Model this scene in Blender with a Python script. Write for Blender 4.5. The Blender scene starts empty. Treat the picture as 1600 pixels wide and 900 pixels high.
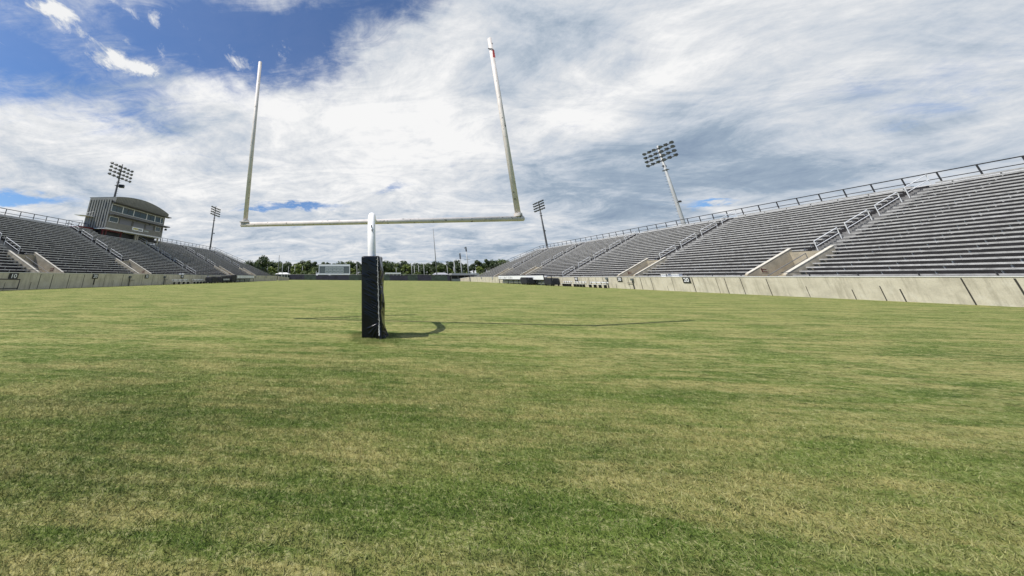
import bpy, bmesh, math, random
from mathutils import Vector, Matrix, Euler
random.seed(7)
R = math.radians
scn = bpy.context.scene
col = scn.collection

# ------------------------------------------------------------------ camera
FPX, PPX, PPY = 450.269, 541.379, 297.65            # in pixels of a 1600 x 900 frame
PITCH, YAW, ROLL, HC = R(16.701), R(-5.176), R(0.226), 1.423
fw = Vector((math.sin(YAW)*math.cos(PITCH), math.cos(YAW)*math.cos(PITCH), math.sin(PITCH)))
rt = Vector((math.cos(YAW), -math.sin(YAW), 0)); up = rt.cross(fw)
rt2 = rt*math.cos(ROLL)+up*math.sin(ROLL); up2 = up*math.cos(ROLL)-rt*math.sin(ROLL)
cam = bpy.data.objects.new('camera', bpy.data.cameras.new('camera')); col.objects.link(cam)
cam.matrix_world = Matrix(((rt2.x, up2.x, -fw.x, 0), (rt2.y, up2.y, -fw.y, 0), (rt2.z, up2.z, -fw.z, HC), (0, 0, 0, 1)))
cam.data.sensor_width = 36; cam.data.sensor_fit = 'HORIZONTAL'
cam.data.lens = FPX/1600*36
cam.data.shift_x = (800-PPX)/1600; cam.data.shift_y = -(450-PPY)/1600
cam.data.clip_start = .05; cam.data.clip_end = 6000
scn.camera = cam
def dirpx(x, y):                                     # direction of a point of the sky
    return (fw + rt2*((x-PPX)/FPX) - up2*((y-PPY)/FPX)).normalized()

# ------------------------------------------------------------------ light
SAZ, SEL = R(20.95), R(56.75)                        # azimuth the light travels to, elevation
sd = bpy.data.lights.new('sun', 'SUN'); sd.energy = 5.0; sd.angle = R(.5); sd.color = (1, .96, .90)
sun = bpy.data.objects.new('sun', sd); col.objects.link(sun)
tv = Vector((math.cos(SAZ)*math.cos(SEL), math.sin(SAZ)*math.cos(SEL), -math.sin(SEL)))
sun.rotation_euler = tv.to_track_quat('-Z', 'Y').to_euler(); sun.location = (-20, -8, 40)
scn.view_settings.view_transform = 'Standard'; scn.view_settings.look = 'None'
scn.view_settings.exposure = 0; scn.view_settings.gamma = 1; scn.view_settings.use_curve_mapping = False

# ------------------------------------------------------------------ node helpers
class NT:
    def __init__(s, tree): s.t = tree; s.n = tree.nodes; s.l = tree.links
    def new(s, ty, **kw):
        n = s.n.new(ty)
        for k, v in kw.items(): setattr(n, k, v)
        return n
    def put(s, sock, v):
        if isinstance(v, bpy.types.NodeSocket): s.l.new(v, sock)
        elif isinstance(v, (tuple, list, Vector)) and sock.type == 'RGBA' and len(v) == 3: sock.default_value = (*v, 1)
        elif v is not None: sock.default_value = v
    def m(s, op, a, b=None, c=None, clamp=False):
        n = s.new('ShaderNodeMath', operation=op); n.use_clamp = clamp
        s.put(n.inputs[0], a)
        if b is not None: s.put(n.inputs[1], b)
        if c is not None: s.put(n.inputs[2], c)
        return n.outputs[0]
    def v(s, op, a, b=None, out=0):
        n = s.new('ShaderNodeVectorMath', operation=op); s.put(n.inputs[0], a)
        if b is not None: s.put(n.inputs['Scale' if op == 'SCALE' else 1], b)
        return n.outputs['Value'] if out else n.outputs[0]
    def mix(s, f, a, b, blend='MIX'):
        n = s.new('ShaderNodeMix', data_type='RGBA', blend_type=blend)
        s.put(n.inputs[0], f); s.put(n.inputs[6], a); s.put(n.inputs[7], b); return n.outputs[2]
    def ramp(s, f, lo, hi, a=0., b=1., smooth=True):
        n = s.new('ShaderNodeMapRange'); n.interpolation_type = 'SMOOTHSTEP' if smooth else 'LINEAR'
        for i, x in enumerate((f, lo, hi, a, b)): s.put(n.inputs[i], x)
        return n.outputs[0]
    def noise(s, vec, scale, detail=4, rough=.55, dist=0., col=False):
        n = s.new('ShaderNodeTexNoise'); s.put(n.inputs['Vector'], vec)
        n.inputs['Scale'].default_value = scale; n.inputs['Detail'].default_value = detail
        n.inputs['Roughness'].default_value = rough; n.inputs['Distortion'].default_value = dist
        return n.outputs[1 if col else 0]
    def mapping(s, vec, sc=(1, 1, 1), loc=(0, 0, 0), rot=(0, 0, 0)):
        n = s.new('ShaderNodeMapping'); s.put(n.inputs[0], vec)
        n.inputs['Location'].default_value = loc; n.inputs['Rotation'].default_value = rot; n.inputs['Scale'].default_value = sc
        return n.outputs[0]

# ------------------------------------------------------------------ sky
world = bpy.data.worlds.new('World'); scn.world = world; world.use_nodes = True
w = NT(world.node_tree); w.n.clear()
out = w.new('ShaderNodeOutputWorld'); bg = w.new('ShaderNodeBackground'); bg.inputs[1].default_value = .1
w.l.new(bg.outputs[0], out.inputs[0])
sky = w.new('ShaderNodeTexSky', sky_type='NISHITA'); sky.sun_disc = False
sky.sun_elevation = SEL; sky.sun_rotation = math.atan2(-tv.x, -tv.y)
sky.air_density = 1.0; sky.dust_density = .3; sky.ozone_density = 2.5
blue = w.mix(1., sky.outputs[0], (.70, .94, 1.24), 'MULTIPLY')
tc = w.new('ShaderNodeTexCoord'); D = w.v('NORMALIZE', tc.outputs['Generated'])
sx = w.new('ShaderNodeSeparateXYZ'); w.put(sx.inputs[0], D)
den = w.m('ADD', w.m('MAXIMUM', sx.outputs[2], 0.), .20)
cx = w.new('ShaderNodeCombineXYZ'); w.put(cx.inputs[0], w.m('DIVIDE', sx.outputs[0], den)); w.put(cx.inputs[1], w.m('DIVIDE', sx.outputs[1], den))
P = cx.outputs[0]                                    # position on the flat cloud layer
wob = w.v('SUBTRACT', w.noise(P, 1.1, 5, .6, col=True), (.5, .5, .5))
wob2 = w.v('SUBTRACT', w.noise(P, 4.5, 6, .65, col=True), (.5, .5, .5))
Dw = w.v('ADD', D, w.v('ADD', w.v('SCALE', wob, .26), w.v('SCALE', wob2, .13)))
Dn = w.v('ADD', D, w.v('ADD', w.v('SCALE', wob, .045), w.v('SCALE', wob2, .075)))
def blob(x, y, rx, ry, ang=0., base=None):           # a soft oval patch of the dome, around a fixed direction
    c = dirpx(x, y); a = R(ang)
    e1 = dirpx(x+rx*math.cos(a), y+rx*math.sin(a)) - c
    e2 = dirpx(x-ry*math.sin(a), y+ry*math.cos(a)) - c
    dd = w.v('SUBTRACT', base or Dw, c)
    s1 = w.m('POWER', w.m('ABSOLUTE', w.m('DIVIDE', w.v('DOT_PRODUCT', dd, e1.normalized(), 1), e1.length)), 2.)
    s2 = w.m('POWER', w.m('ABSOLUTE', w.m('DIVIDE', w.v('DOT_PRODUCT', dd, e2.normalized(), 1), e2.length)), 2.)
    return w.m('EXPONENT', w.m('MULTIPLY', w.m('ADD', s1, s2), -1.))
def total(items):
    acc = None
    for k, b in items:
        t = w.m('MULTIPLY', b, k); acc = t if acc is None else w.m('ADD', acc, t)
    return acc
n_big = w.noise(P, 1.2, 7, .58, .6)
n_fine = w.noise(w.mapping(P, (1.5, 1.1, 1), rot=(0, 0, .5)), 7.5, 8, .72, .4)
n_wisp = w.noise(w.mapping(P, (1.1, 2.4, 1), rot=(0, 0, -.7)), 3.6, 8, .70, 1.2)
gap = total([(1.35, blob(40, 95, 170, 85)), (1.35, blob(330, 52, 190, 62)), (1.0, blob(520, 35, 150, 48, -14)), (.55, blob(640, 5, 80, 25)),
             (1.5, blob(25, 311, 85, 12, 10, Dn)), (1.3, blob(465, 321, 62, 5.5, 0, Dn)), (1.0, blob(400, 327, 30, 3, 0, Dn)), (1.4, blob(1112, 319, 42, 5, -5, Dn)), (.6, blob(612, 293, 30, 4, -14, Dn)),
             (.5, blob(1420, 120, 130, 60))])
puff = total([(1.7, blob(205, 101, 48, 15, 8, Dn)), (1.5, blob(82, 13, 36, 12, 12, Dn)), (1.0, blob(375, 98, 30, 11, 5, Dn)), (.8, blob(240, 22, 12, 9, 0, Dn)),
              (.6, blob(150, 66, 34, 5, 25, Dn)), (.6, blob(185, 4, 24, 6, 20, Dn))])
clear = w.m('ADD', w.ramp(w.v('DOT_PRODUCT', D, (-tv).normalized(), 1), .80, .97, 0, 1.6), w.m('ADD', w.ramp(sx.outputs[1], .05, -.45, 0, 1.15), w.ramp(sx.outputs[2], .80, .95, 0, 1.0)))  # unseen sky overhead and behind opened to clear blue to lower ambient light
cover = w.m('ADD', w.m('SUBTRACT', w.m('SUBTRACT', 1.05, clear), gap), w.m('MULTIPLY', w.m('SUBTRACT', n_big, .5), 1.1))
cover = w.m('ADD', cover, w.m('MULTIPLY', w.m('SUBTRACT', n_wisp, .5), 1.35))
cover = w.m('ADD', cover, w.m('MULTIPLY', w.m('SUBTRACT', n_fine, .5), .35))
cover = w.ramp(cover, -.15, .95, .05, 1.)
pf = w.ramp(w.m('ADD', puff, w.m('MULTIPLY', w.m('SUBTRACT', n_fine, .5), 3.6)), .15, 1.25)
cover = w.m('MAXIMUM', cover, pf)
bright = total([(.30, blob(590, 215, 250, 105)), (.20, blob(930, 165, 170, 45, -20)), (.12, blob(80, 205, 170, 30, 10)), (.12, blob(420, 150, 100, 40)),
                (-.44, blob(940, 285, 240, 55, -6)), (-.26, blob(1090, 225, 100, 60)), (-.20, blob(840, 80, 90, 70, -30)), (-.16, blob(870, 50, 170, 60, -30)), (-.10, blob(600, 385, 420, 24)), (-.14, blob(760, 405, 160, 16)),
                (-.16, blob(350, 190, 110, 30, 15)), (-.20, blob(180, 160, 140, 26, 12)), (-.14, blob(60, 270, 120, 22, 14)), (-.10, blob(480, 345, 200, 20)), (.10, blob(230, 345, 110, 18)), (-.20, blob(1350, 250, 220, 90)), (.22, blob(1060, 60, 100, 60, -30))])
shade = w.m('ADD', .695, bright)
shade = w.m('ADD', shade, w.m('MULTIPLY', w.m('SUBTRACT', w.noise(w.mapping(P, (.8, 1.5, 1), rot=(0, 0, .62)), 2.0, 9, .66, .9), .5), 1.3))
n_band = w.noise(w.mapping(P, (1.2, 1.3, 1), loc=(3, 1, 0), rot=(0, 0, .15)), 2.6, 9, .70, .7)
shade = w.m('ADD', shade, w.m('MULTIPLY', w.m('SUBTRACT', n_band, .5), .75))
shade = w.m('ADD', shade, w.m('MULTIPLY', w.m('SUBTRACT', n_fine, .5), .30))
shade = w.m('MAXIMUM', shade, w.m('MULTIPLY', pf, .93))
cr = w.new('ShaderNodeValToRGB'); w.put(cr.inputs[0], shade)
els = cr.color_ramp.elements
els[0].position = .05; els[0].color = (2.4, 3.2, 4.4, 1)
els[1].position = .97; els[1].color = (9.3, 9.3, 9.3, 1)
for p_, c_ in ((.34, (3.5, 4.35, 5.4)), (.56, (5.5, 6.1, 6.9)), (.76, (7.3, 7.55, 7.9))):
    e = els.new(p_); e.color = (*c_, 1)
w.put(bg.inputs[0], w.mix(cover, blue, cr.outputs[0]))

# ------------------------------------------------------------------ materials
def mat(name, c, rough=.6, metal=0., var=0., vscale=6., c2=None, c2at=(.55, .7), bump=0., bscale=30., spec=.5, detail=5, stretch=(1, 1, 1)):
    m = bpy.data.materials.new(name); m.use_nodes = True; t = NT(m.node_tree)
    b = t.n['Principled BSDF']; b.inputs['Roughness'].default_value = rough; b.inputs['Metallic'].default_value = metal
    b.inputs['Specular IOR Level'].default_value = spec
    g = t.new('ShaderNodeNewGeometry'); pos = g.outputs['Position']
    if stretch != (1, 1, 1): pos = t.mapping(pos, stretch)
    colr = c
    if var or c2:
        n = t.noise(pos, vscale, detail, .62)
        if var:
            f = t.ramp(n, .3, .7, 1-var, 1+var, False); mul = t.new('ShaderNodeCombineXYZ')
            for i in range(3): t.put(mul.inputs[i], f)
            colr = t.mix(1., (*c, 1), mul.outputs[0], 'MULTIPLY')
        if c2:
            n2 = t.noise(pos, vscale*2.7, detail+2, .7)
            colr = t.mix(t.ramp(n2, c2at[0], c2at[1]), colr if not isinstance(colr, tuple) else (*colr, 1), (*c2, 1))
    t.put(b.inputs['Base Color'], colr if not isinstance(colr, tuple) else (*colr, 1))
    if bump:
        bp = t.new('ShaderNodeBump'); bp.inputs['Strength'].default_value = bump; bp.inputs['Distance'].default_value = .02
        t.put(bp.inputs['Height'], t.noise(pos, bscale, 5, .6)); t.l.new(bp.outputs[0], b.inputs['Normal'])
    return m
M = {}
M['white_paint'] = mat('white_paint', (.90, .87, .84), .5, var=.04, vscale=2, c2=(.16, .15, .14), c2at=(.70, .78), bump=.15, bscale=25)
M['old_paint'] = mat('old_paint', (.69, .625, .575), .6, var=.12, vscale=3, c2=(.06, .055, .045), c2at=(.57, .68), bump=.2, bscale=30)
M['vinyl'] = mat('vinyl', (.003, .0035, .0055), .24, var=.3, vscale=4, spec=.36, bump=.08, bscale=45)
M['lace'] = mat('lace', (.62, .60, .55), .7, var=.3, vscale=30)
M['concrete'] = mat('concrete', (.46, .41, .32), .9, var=.20, vscale=1.1, c2=(.27, .235, .18), c2at=(.55, .80), bump=.3, bscale=14, detail=8)
M['coping'] = mat('coping', (.56, .52, .44), .85, var=.15, vscale=3)
M['joint'] = mat('joint', (.04, .038, .03), .95, var=.2)
M['ramp_concrete'] = mat('ramp_concrete', (.40, .35, .26), .9, var=.22, vscale=1.5, c2=(.22, .15, .10), c2at=(.56, .76), bump=.3, bscale=12)
M['bench'] = mat('bench', (.50, .49, .475), .5, metal=.1, var=.25, vscale=3, c2=(.22, .215, .21), c2at=(.55, .75), bump=.05)
M['step'] = mat('step', (.20, .195, .19), .8, var=.3, vscale=3)
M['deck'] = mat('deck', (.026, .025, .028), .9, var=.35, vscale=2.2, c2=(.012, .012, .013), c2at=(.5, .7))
M['plum'] = mat('plum', (.075, .06, .095), .7, var=.3, vscale=2)
M['rail'] = mat('rail', (.66, .66, .65), .45, metal=.1, var=.1)
M['dark_rail'] = mat('dark_rail', (.022, .022, .024), .6, metal=.0, var=.2)
M['grey_rail'] = mat('grey_rail', (.17, .17, .175), .5, metal=.3, var=.2)
M['black'] = mat('black', (.012, .012, .014), .5, var=.2)
M['sign_black'] = mat('sign_black', (.018, .018, .02), .5)
M['sign_white'] = mat('sign_white', (.80, .80, .80), .6, var=.08)
M['siding'] = mat('siding', (.27, .255, .22), .5, metal=.1, var=.10, vscale=1.5, stretch=(1, 1, .3))
M['siding_dark'] = mat('siding_dark', (.115, .11, .10), .55, metal=.1, var=.12)
M['roofing'] = mat('roofing', (.21, .205, .185), .45, metal=.2, var=.12, vscale=1.5)
M['shutter'] = mat('shutter', (.20, .20, .225), .5, metal=.2, var=.08, stretch=(1, .2, 10))
M['trim'] = mat('trim', (.72, .71, .69), .5, var=.08)
M['red_steel'] = mat('red_steel', (.12, .012, .014), .5, var=.2)
M['glass'] = mat('glass', (.030, .055, .052), .06, var=.4, vscale=.7, spec=.8)
M['pole_dark'] = mat('pole_dark', (.085, .085, .088), .5, metal=.2, var=.2, vscale=3)
M['pole_pale'] = mat('pole_pale', (.42, .42, .41), .55, var=.1, vscale=2, stretch=(1, 1, .3))
M['pole_mid'] = mat('pole_mid', (.22, .22, .22), .5, var=.1)
M['lamp_body'] = mat('lamp_body', (.012, .012, .014), .45, metal=.4)
M['lamp_face'] = mat('lamp_face', (.16, .17, .18), .2)
M['screen'] = mat('screen', (.030, .045, .032), .9, var=.5, vscale=.5, c2=(.10, .12, .11), c2at=(.56, .72), detail=8)
M['screen_navy'] = mat('screen_navy', (.022, .022, .034), .9, var=.4, vscale=.6, c2=(.13, .12, .15), c2at=(.6, .7), detail=8)
M['panel_grey'] = mat('panel_grey', (.12, .14, .14), .7, var=.3, vscale=2)
M['panel_pale'] = mat('panel_pale', (.44, .47, .45), .6, var=.15, vscale=1.5)
M['tent'] = mat('tent', (.75, .74, .72), .7, var=.1)
M['grey_roof'] = mat('grey_roof', (.34, .34, .36), .6, var=.15)
M['bark'] = mat('bark', (.10, .075, .05), .95, var=.3, vscale=5, bump=.5)
M['bark_pale'] = mat('bark_pale', (.20, .17, .13), .95, var=.3, vscale=5, bump=.5)
M['yellow'] = mat('yellow', (.62, .50, .03), .6)
M['red'] = mat('red', (.45, .06, .06), .7)
M['navy'] = mat('navy', (.012, .015, .05), .7, var=.3)
M['tarp'] = mat('tarp', (.014, .015, .02), .7, var=.4, vscale=3, bump=.4, bscale=5)

def wall_mat():
    m = mat('wall_concrete', (.58, .53, .41), .92, bump=.35, bscale=12); t = NT(m.node_tree); p = t.n['Principled BSDF']
    pos = t.new('ShaderNodeNewGeometry').outputs['Position']
    drip = t.noise(t.mapping(pos, (1, 1, .10)), 3.4, 7, .7); blot = t.noise(pos, .9, 8, .68); fine = t.noise(pos, 22., 5, .8)
    c = t.mix(t.ramp(drip, .46, .68, 0, .55), (.58, .53, .41, 1), (.28, .25, .18, 1))
    c = t.mix(t.ramp(blot, .45, .66, 0, .5), c, (.38, .345, .26, 1)); c = t.mix(t.ramp(blot, .48, .34, 0, .5), c, (.64, .60, .49, 1))
    c = t.mix(t.ramp(fine, .5, .7, 0, .4), c, (.20, .18, .14, 1)); t.put(p.inputs['Base Color'], c); return m
M['wall_concrete'] = wall_mat()
def bench_mat():
    m = M['bench']; t = NT(m.node_tree); p = t.n['Principled BSDF']; src = p.inputs['Base Color'].links[0].from_socket
    r = t.new('ShaderNodeObjectInfo').outputs['Random']; pos = t.new('ShaderNodeNewGeometry').outputs['Position']
    st = t.noise(t.mapping(pos, (1, .25, 1)), 5., 5, .75)
    c = t.mix(t.ramp(r, 0, 1, 0, .35), src, (.33, .32, .30, 1)); c = t.mix(t.ramp(st, .52, .66, 0, .7), c, (.17, .165, .16, 1)); t.put(p.inputs['Base Color'], c)
bench_mat()
def leaf_mat(name, a, b, c):
    m = bpy.data.materials.new(name); m.use_nodes = True; t = NT(m.node_tree); p = t.n['Principled BSDF']
    g = t.new('ShaderNodeNewGeometry')
    base = t.mix(t.ramp(t.noise(g.outputs['Position'], .22, 4, .6), .38, .62), (*a, 1), (*b, 1))
    base = t.mix(t.ramp(t.noise(g.outputs['Position'], 1.1, 3, .6), .52, .74), base, (*c, 1))
    t.put(p.inputs['Base Color'], base); p.inputs['Roughness'].default_value = .55
    tr = t.new('ShaderNodeBsdfTranslucent'); t.put(tr.inputs[0], t.mix(.5, base, (.16, .22, .03, 1)))
    mx = t.new('ShaderNodeMixShader'); mx.inputs[0].default_value = .22
    t.l.new(p.outputs[0], mx.inputs[1]); t.l.new(tr.outputs[0], mx.inputs[2]); t.l.new(mx.outputs[0], t.n['Material Output'].inputs[0])
    return m
M['leaf'] = leaf_mat('leaf', (.040, .066, .014), (.085, .12, .022), (.22, .24, .06))
M['leaf_dark'] = leaf_mat('leaf_dark', (.020, .038, .011), (.038, .062, .016), (.10, .13, .03))
M['leaf_light'] = leaf_mat('leaf_light', (.11, .15, .022), (.16, .20, .03), (.30, .31, .08))

def grass_colour(t, pos, blades=False):
    """turf colour: mown streaks across the field, straw patches, small clumps"""
    green = t.mix(t.ramp(t.noise(pos, .5, 4, .65), .35, .65), (.095, .148, .022, 1), (.14, .195, .034, 1))
    streak = t.noise(t.mapping(pos, (.14, 1., 1), rot=(0, 0, .05)), 2.3, 8, .74, .3)
    thin = t.noise(t.mapping(pos, (.05, 1., 1), loc=(2, 9, 0), rot=(0, 0, -.02)), 5.5, 5, .7)
    patch = t.noise(t.mapping(pos, (.5, 1., 1), loc=(5, 3, 0)), 1.15, 9, .76, .5)
    mixn = t.m('ADD', t.m('ADD', t.m('MULTIPLY', streak, .38), t.m('MULTIPLY', patch, .42)), t.m('MULTIPLY', thin, .20))
    dry = t.ramp(mixn, .445, .57)
    fine = t.noise(pos, 9., 4, .7)
    dry = t.m('MULTIPLY', dry, t.ramp(fine, .25, .6, .35, 1.))
    c = t.mix(t.m('MULTIPLY', dry, .78), green, (.44, .375, .145, 1))
    dark = t.ramp(t.noise(t.mapping(pos, (.2, 1., 1), loc=(11, 7, 0)), 3.9, 9, .78, .3), .52, .69)
    c = t.mix(t.m('MULTIPLY', dark, .60), c, (.040, .078, .012, 1))
    band = t.noise(t.mapping(pos, (.035, 1., 1), loc=(4, 1, 0), rot=(0, 0, .03)), 1.5, 9, .85, .15)
    c = t.mix(t.ramp(band, .50, .64, 0, .42), c, (.050, .090, .014, 1)); c = t.mix(t.ramp(band, .49, .38, 0, .40), c, (.36, .36, .13, 1))
    return c, fine
def ground_mat():
    m = bpy.data.materials.new('turf'); m.use_nodes = True; t = NT(m.node_tree); p = t.n['Principled BSDF']
    g = t.new('ShaderNodeNewGeometry'); pos = g.outputs['Position']
    c, fine = grass_colour(t, pos)
    spk = t.m('ADD', t.m('MULTIPLY', t.noise(pos, 34., 4, .8), .5), t.m('MULTIPLY', t.noise(t.mapping(pos, (.6, 1, 1)), 9., 6, .85), .5))
    c = t.mix(t.ramp(spk, .50, .60, 0, .75), c, (.44, .42, .20, 1))
    c = t.mix(t.ramp(spk, .50, .41, 0, .88), c, (.018, .030, .008, 1))
    t.put(p.inputs['Base Color'], c); p.inputs['Roughness'].default_value = .95; p.inputs['Specular IOR Level'].default_value = .15
    bp = t.new('ShaderNodeBump'); bp.inputs['Strength'].default_value = .8; bp.inputs['Distance'].default_value = .05
    h = t.m('ADD', t.noise(pos, 26., 5, .75), t.m('MULTIPLY', t.noise(t.mapping(pos, (.3, 1, 1)), 3., 5, .7), 2.2))
    t.put(bp.inputs['Height'], h); t.l.new(bp.outputs[0], p.inputs['Normal'])
    return m
def blade_mat():
    m = bpy.data.materials.new('grass_blade'); m.use_nodes = True; t = NT(m.node_tree); p = t.n['Principled BSDF']
    g = t.new('ShaderNodeNewGeometry'); c, _ = grass_colour(t, g.outputs['Position'])
    oi = t.new('ShaderNodeObjectInfo')
    c = t.mix(t.ramp(oi.outputs['Random'], .70, .98, 0, .6), c, (.36, .34, .16, 1))
    c = t.mix(t.ramp(oi.outputs['Random'], .35, .0, 0, .6), c, (.06, .115, .02, 1))
    t.put(p.inputs['Base Color'], c); p.inputs['Roughness'].default_value = .6; p.inputs['Specular IOR Level'].default_value = .25
    return m
M['turf'] = ground_mat(); M['blade'] = blade_mat()

# ------------------------------------------------------------------ mesh helpers
class MB:
    def __init__(s): s.v = []; s.f = []; s.mi = []; s.cur = 0
    def add(s, vs, fs):
        o = len(s.v); s.v += [tuple(x) for x in vs]; s.f += [tuple(o+i for i in f) for f in fs]; s.mi += [s.cur]*len(fs); return s
    def box(s, x0, x1, y0, y1, z0, z1):
        x0, x1 = min(x0, x1), max(x0, x1); y0, y1 = min(y0, y1), max(y0, y1); z0, z1 = min(z0, z1), max(z0, z1)
        return s.add([(x0,y0,z0),(x1,y0,z0),(x1,y1,z0),(x0,y1,z0),(x0,y0,z1),(x1,y0,z1),(x1,y1,z1),(x0,y1,z1)],
                     [(0,3,2,1),(4,5,6,7),(0,1,5,4),(1,2,6,5),(2,3,7,6),(3,0,4,7)])
    def prism(s, poly, y0, y1):                       # polygon in (x, z) swept along y
        n = len(poly)
        a = sum(poly[i][0]*poly[(i+1)%n][1]-poly[(i+1)%n][0]*poly[i][1] for i in range(n))
        if a > 0: poly = poly[::-1]
        vs = [(x, y0, z) for x, z in poly]+[(x, y1, z) for x, z in poly]
        return s.add(vs, [tuple(range(n))[::-1], tuple(range(n, 2*n))]+[(i, (i+1)%n, n+(i+1)%n, n+i) for i in range(n)])
    def tube(s, pts, r, n=10, caps=True):
        pts = [Vector(p) for p in pts]; rs = r if isinstance(r, (list, tuple)) else [r]*len(pts)
        vs = []; prev = None
        for i, p in enumerate(pts):
            d = (pts[min(i+1, len(pts)-1)]-pts[max(i-1, 0)]).normalized()
            if prev is None:
                a = Vector((0, 0, 1)) if abs(d.z) < .9 else Vector((1, 0, 0)); u = d.cross(a).normalized()
            else: u = (prev-d*prev.dot(d)).normalized()
            prev = u; q = d.cross(u)
            vs += [p+(u*math.cos(2*math.pi*k/n)+q*math.sin(2*math.pi*k/n))*rs[i] for k in range(n)]
        fs = [(i*n+k, i*n+(k+1)%n, (i+1)*n+(k+1)%n, (i+1)*n+k) for i in range(len(pts)-1) for k in range(n)]
        if caps: fs += [tuple(range(n))[::-1], tuple(range((len(pts)-1)*n, len(pts)*n))]
        return s.add(vs, fs)
    def quad(s, *p): return s.add(p, [tuple(range(len(p)))])
    def build(s, name, mats, parent=None, loc=None, smooth=False, bevel=0, rot=0):
        me = bpy.data.meshes.new(name); me.from_pydata(s.v, [], s.f)
        if not isinstance(mats, (list, tuple)): mats = [mats]
        for m in mats: me.materials.append(M[m])
        if len(mats) > 1: me.polygons.foreach_set('material_index', s.mi)
        if smooth: me.polygons.foreach_set('use_smooth', [True]*len(me.polygons))
        me.update(); o = bpy.data.objects.new(name, me); col.objects.link(o)
        if parent: o.parent = parent
        if loc is not None: o.location = loc
        o.rotation_euler[2] = rot
        if bevel:
            b = o.modifiers.new('bevel', 'BEVEL'); b.width = bevel; b.segments = 2; b.limit_method = 'ANGLE'
        return o
def tag(o, label=None, cat=None, group=None, kind=None):
    for k, v in (('label', label), ('category', cat), ('group', group), ('kind', kind)):
        if v: o[k] = v
    return o
def empty(name, loc, label=None, cat=None, group=None, rz=0, kind=None):
    o = bpy.data.objects.new(name, None); col.objects.link(o); o.location = loc; o.rotation_euler[2] = rz; o.empty_display_size = .3
    return tag(o, label, cat, group, kind)
def copy_tree(o, parent=None):
    c = o.copy(); col.objects.link(c); c.parent = parent
    for ch in list(o.children): copy_tree(ch, c)
    return c
def text_mesh(s, size, m, parent, loc, rot, name='lettering', extrude=.006, sx=1.):
    cu = bpy.data.curves.new(name, 'FONT'); cu.body = s; cu.size = size; cu.align_x = 'CENTER'; cu.align_y = 'CENTER'; cu.extrude = extrude; cu.offset = size*.018
    tmp = bpy.data.objects.new('tmp', cu); col.objects.link(tmp)
    dg = bpy.context.evaluated_depsgraph_get(); me = bpy.data.meshes.new_from_object(tmp.evaluated_get(dg))
    bpy.data.objects.remove(tmp); me.materials.clear(); me.materials.append(M[m]); me.name = name
    o = bpy.data.objects.new(name, me); col.objects.link(o); o.parent = parent; o.location = loc; o.rotation_euler = rot; o.scale = (sx, 1, 1)
    return o

# ------------------------------------------------------------------ ground
g = MB(); S = 3000
xs = [-S, -400, -120, -60, -30, 0, 30, 60, 120, 400, S]; ys = [-400, -60, 0, 20, 60, 120, 180, 400, 1200, S]
g.add([(x, y, 0) for y in ys for x in xs], [(j*len(xs)+i, j*len(xs)+i+1, (j+1)*len(xs)+i+1, (j+1)*len(xs)+i) for j in range(len(ys)-1) for i in range(len(xs)-1)])
tag(g.build('ground', 'turf'), kind='structure')

XL, XR = -36.9, 34.8
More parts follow.
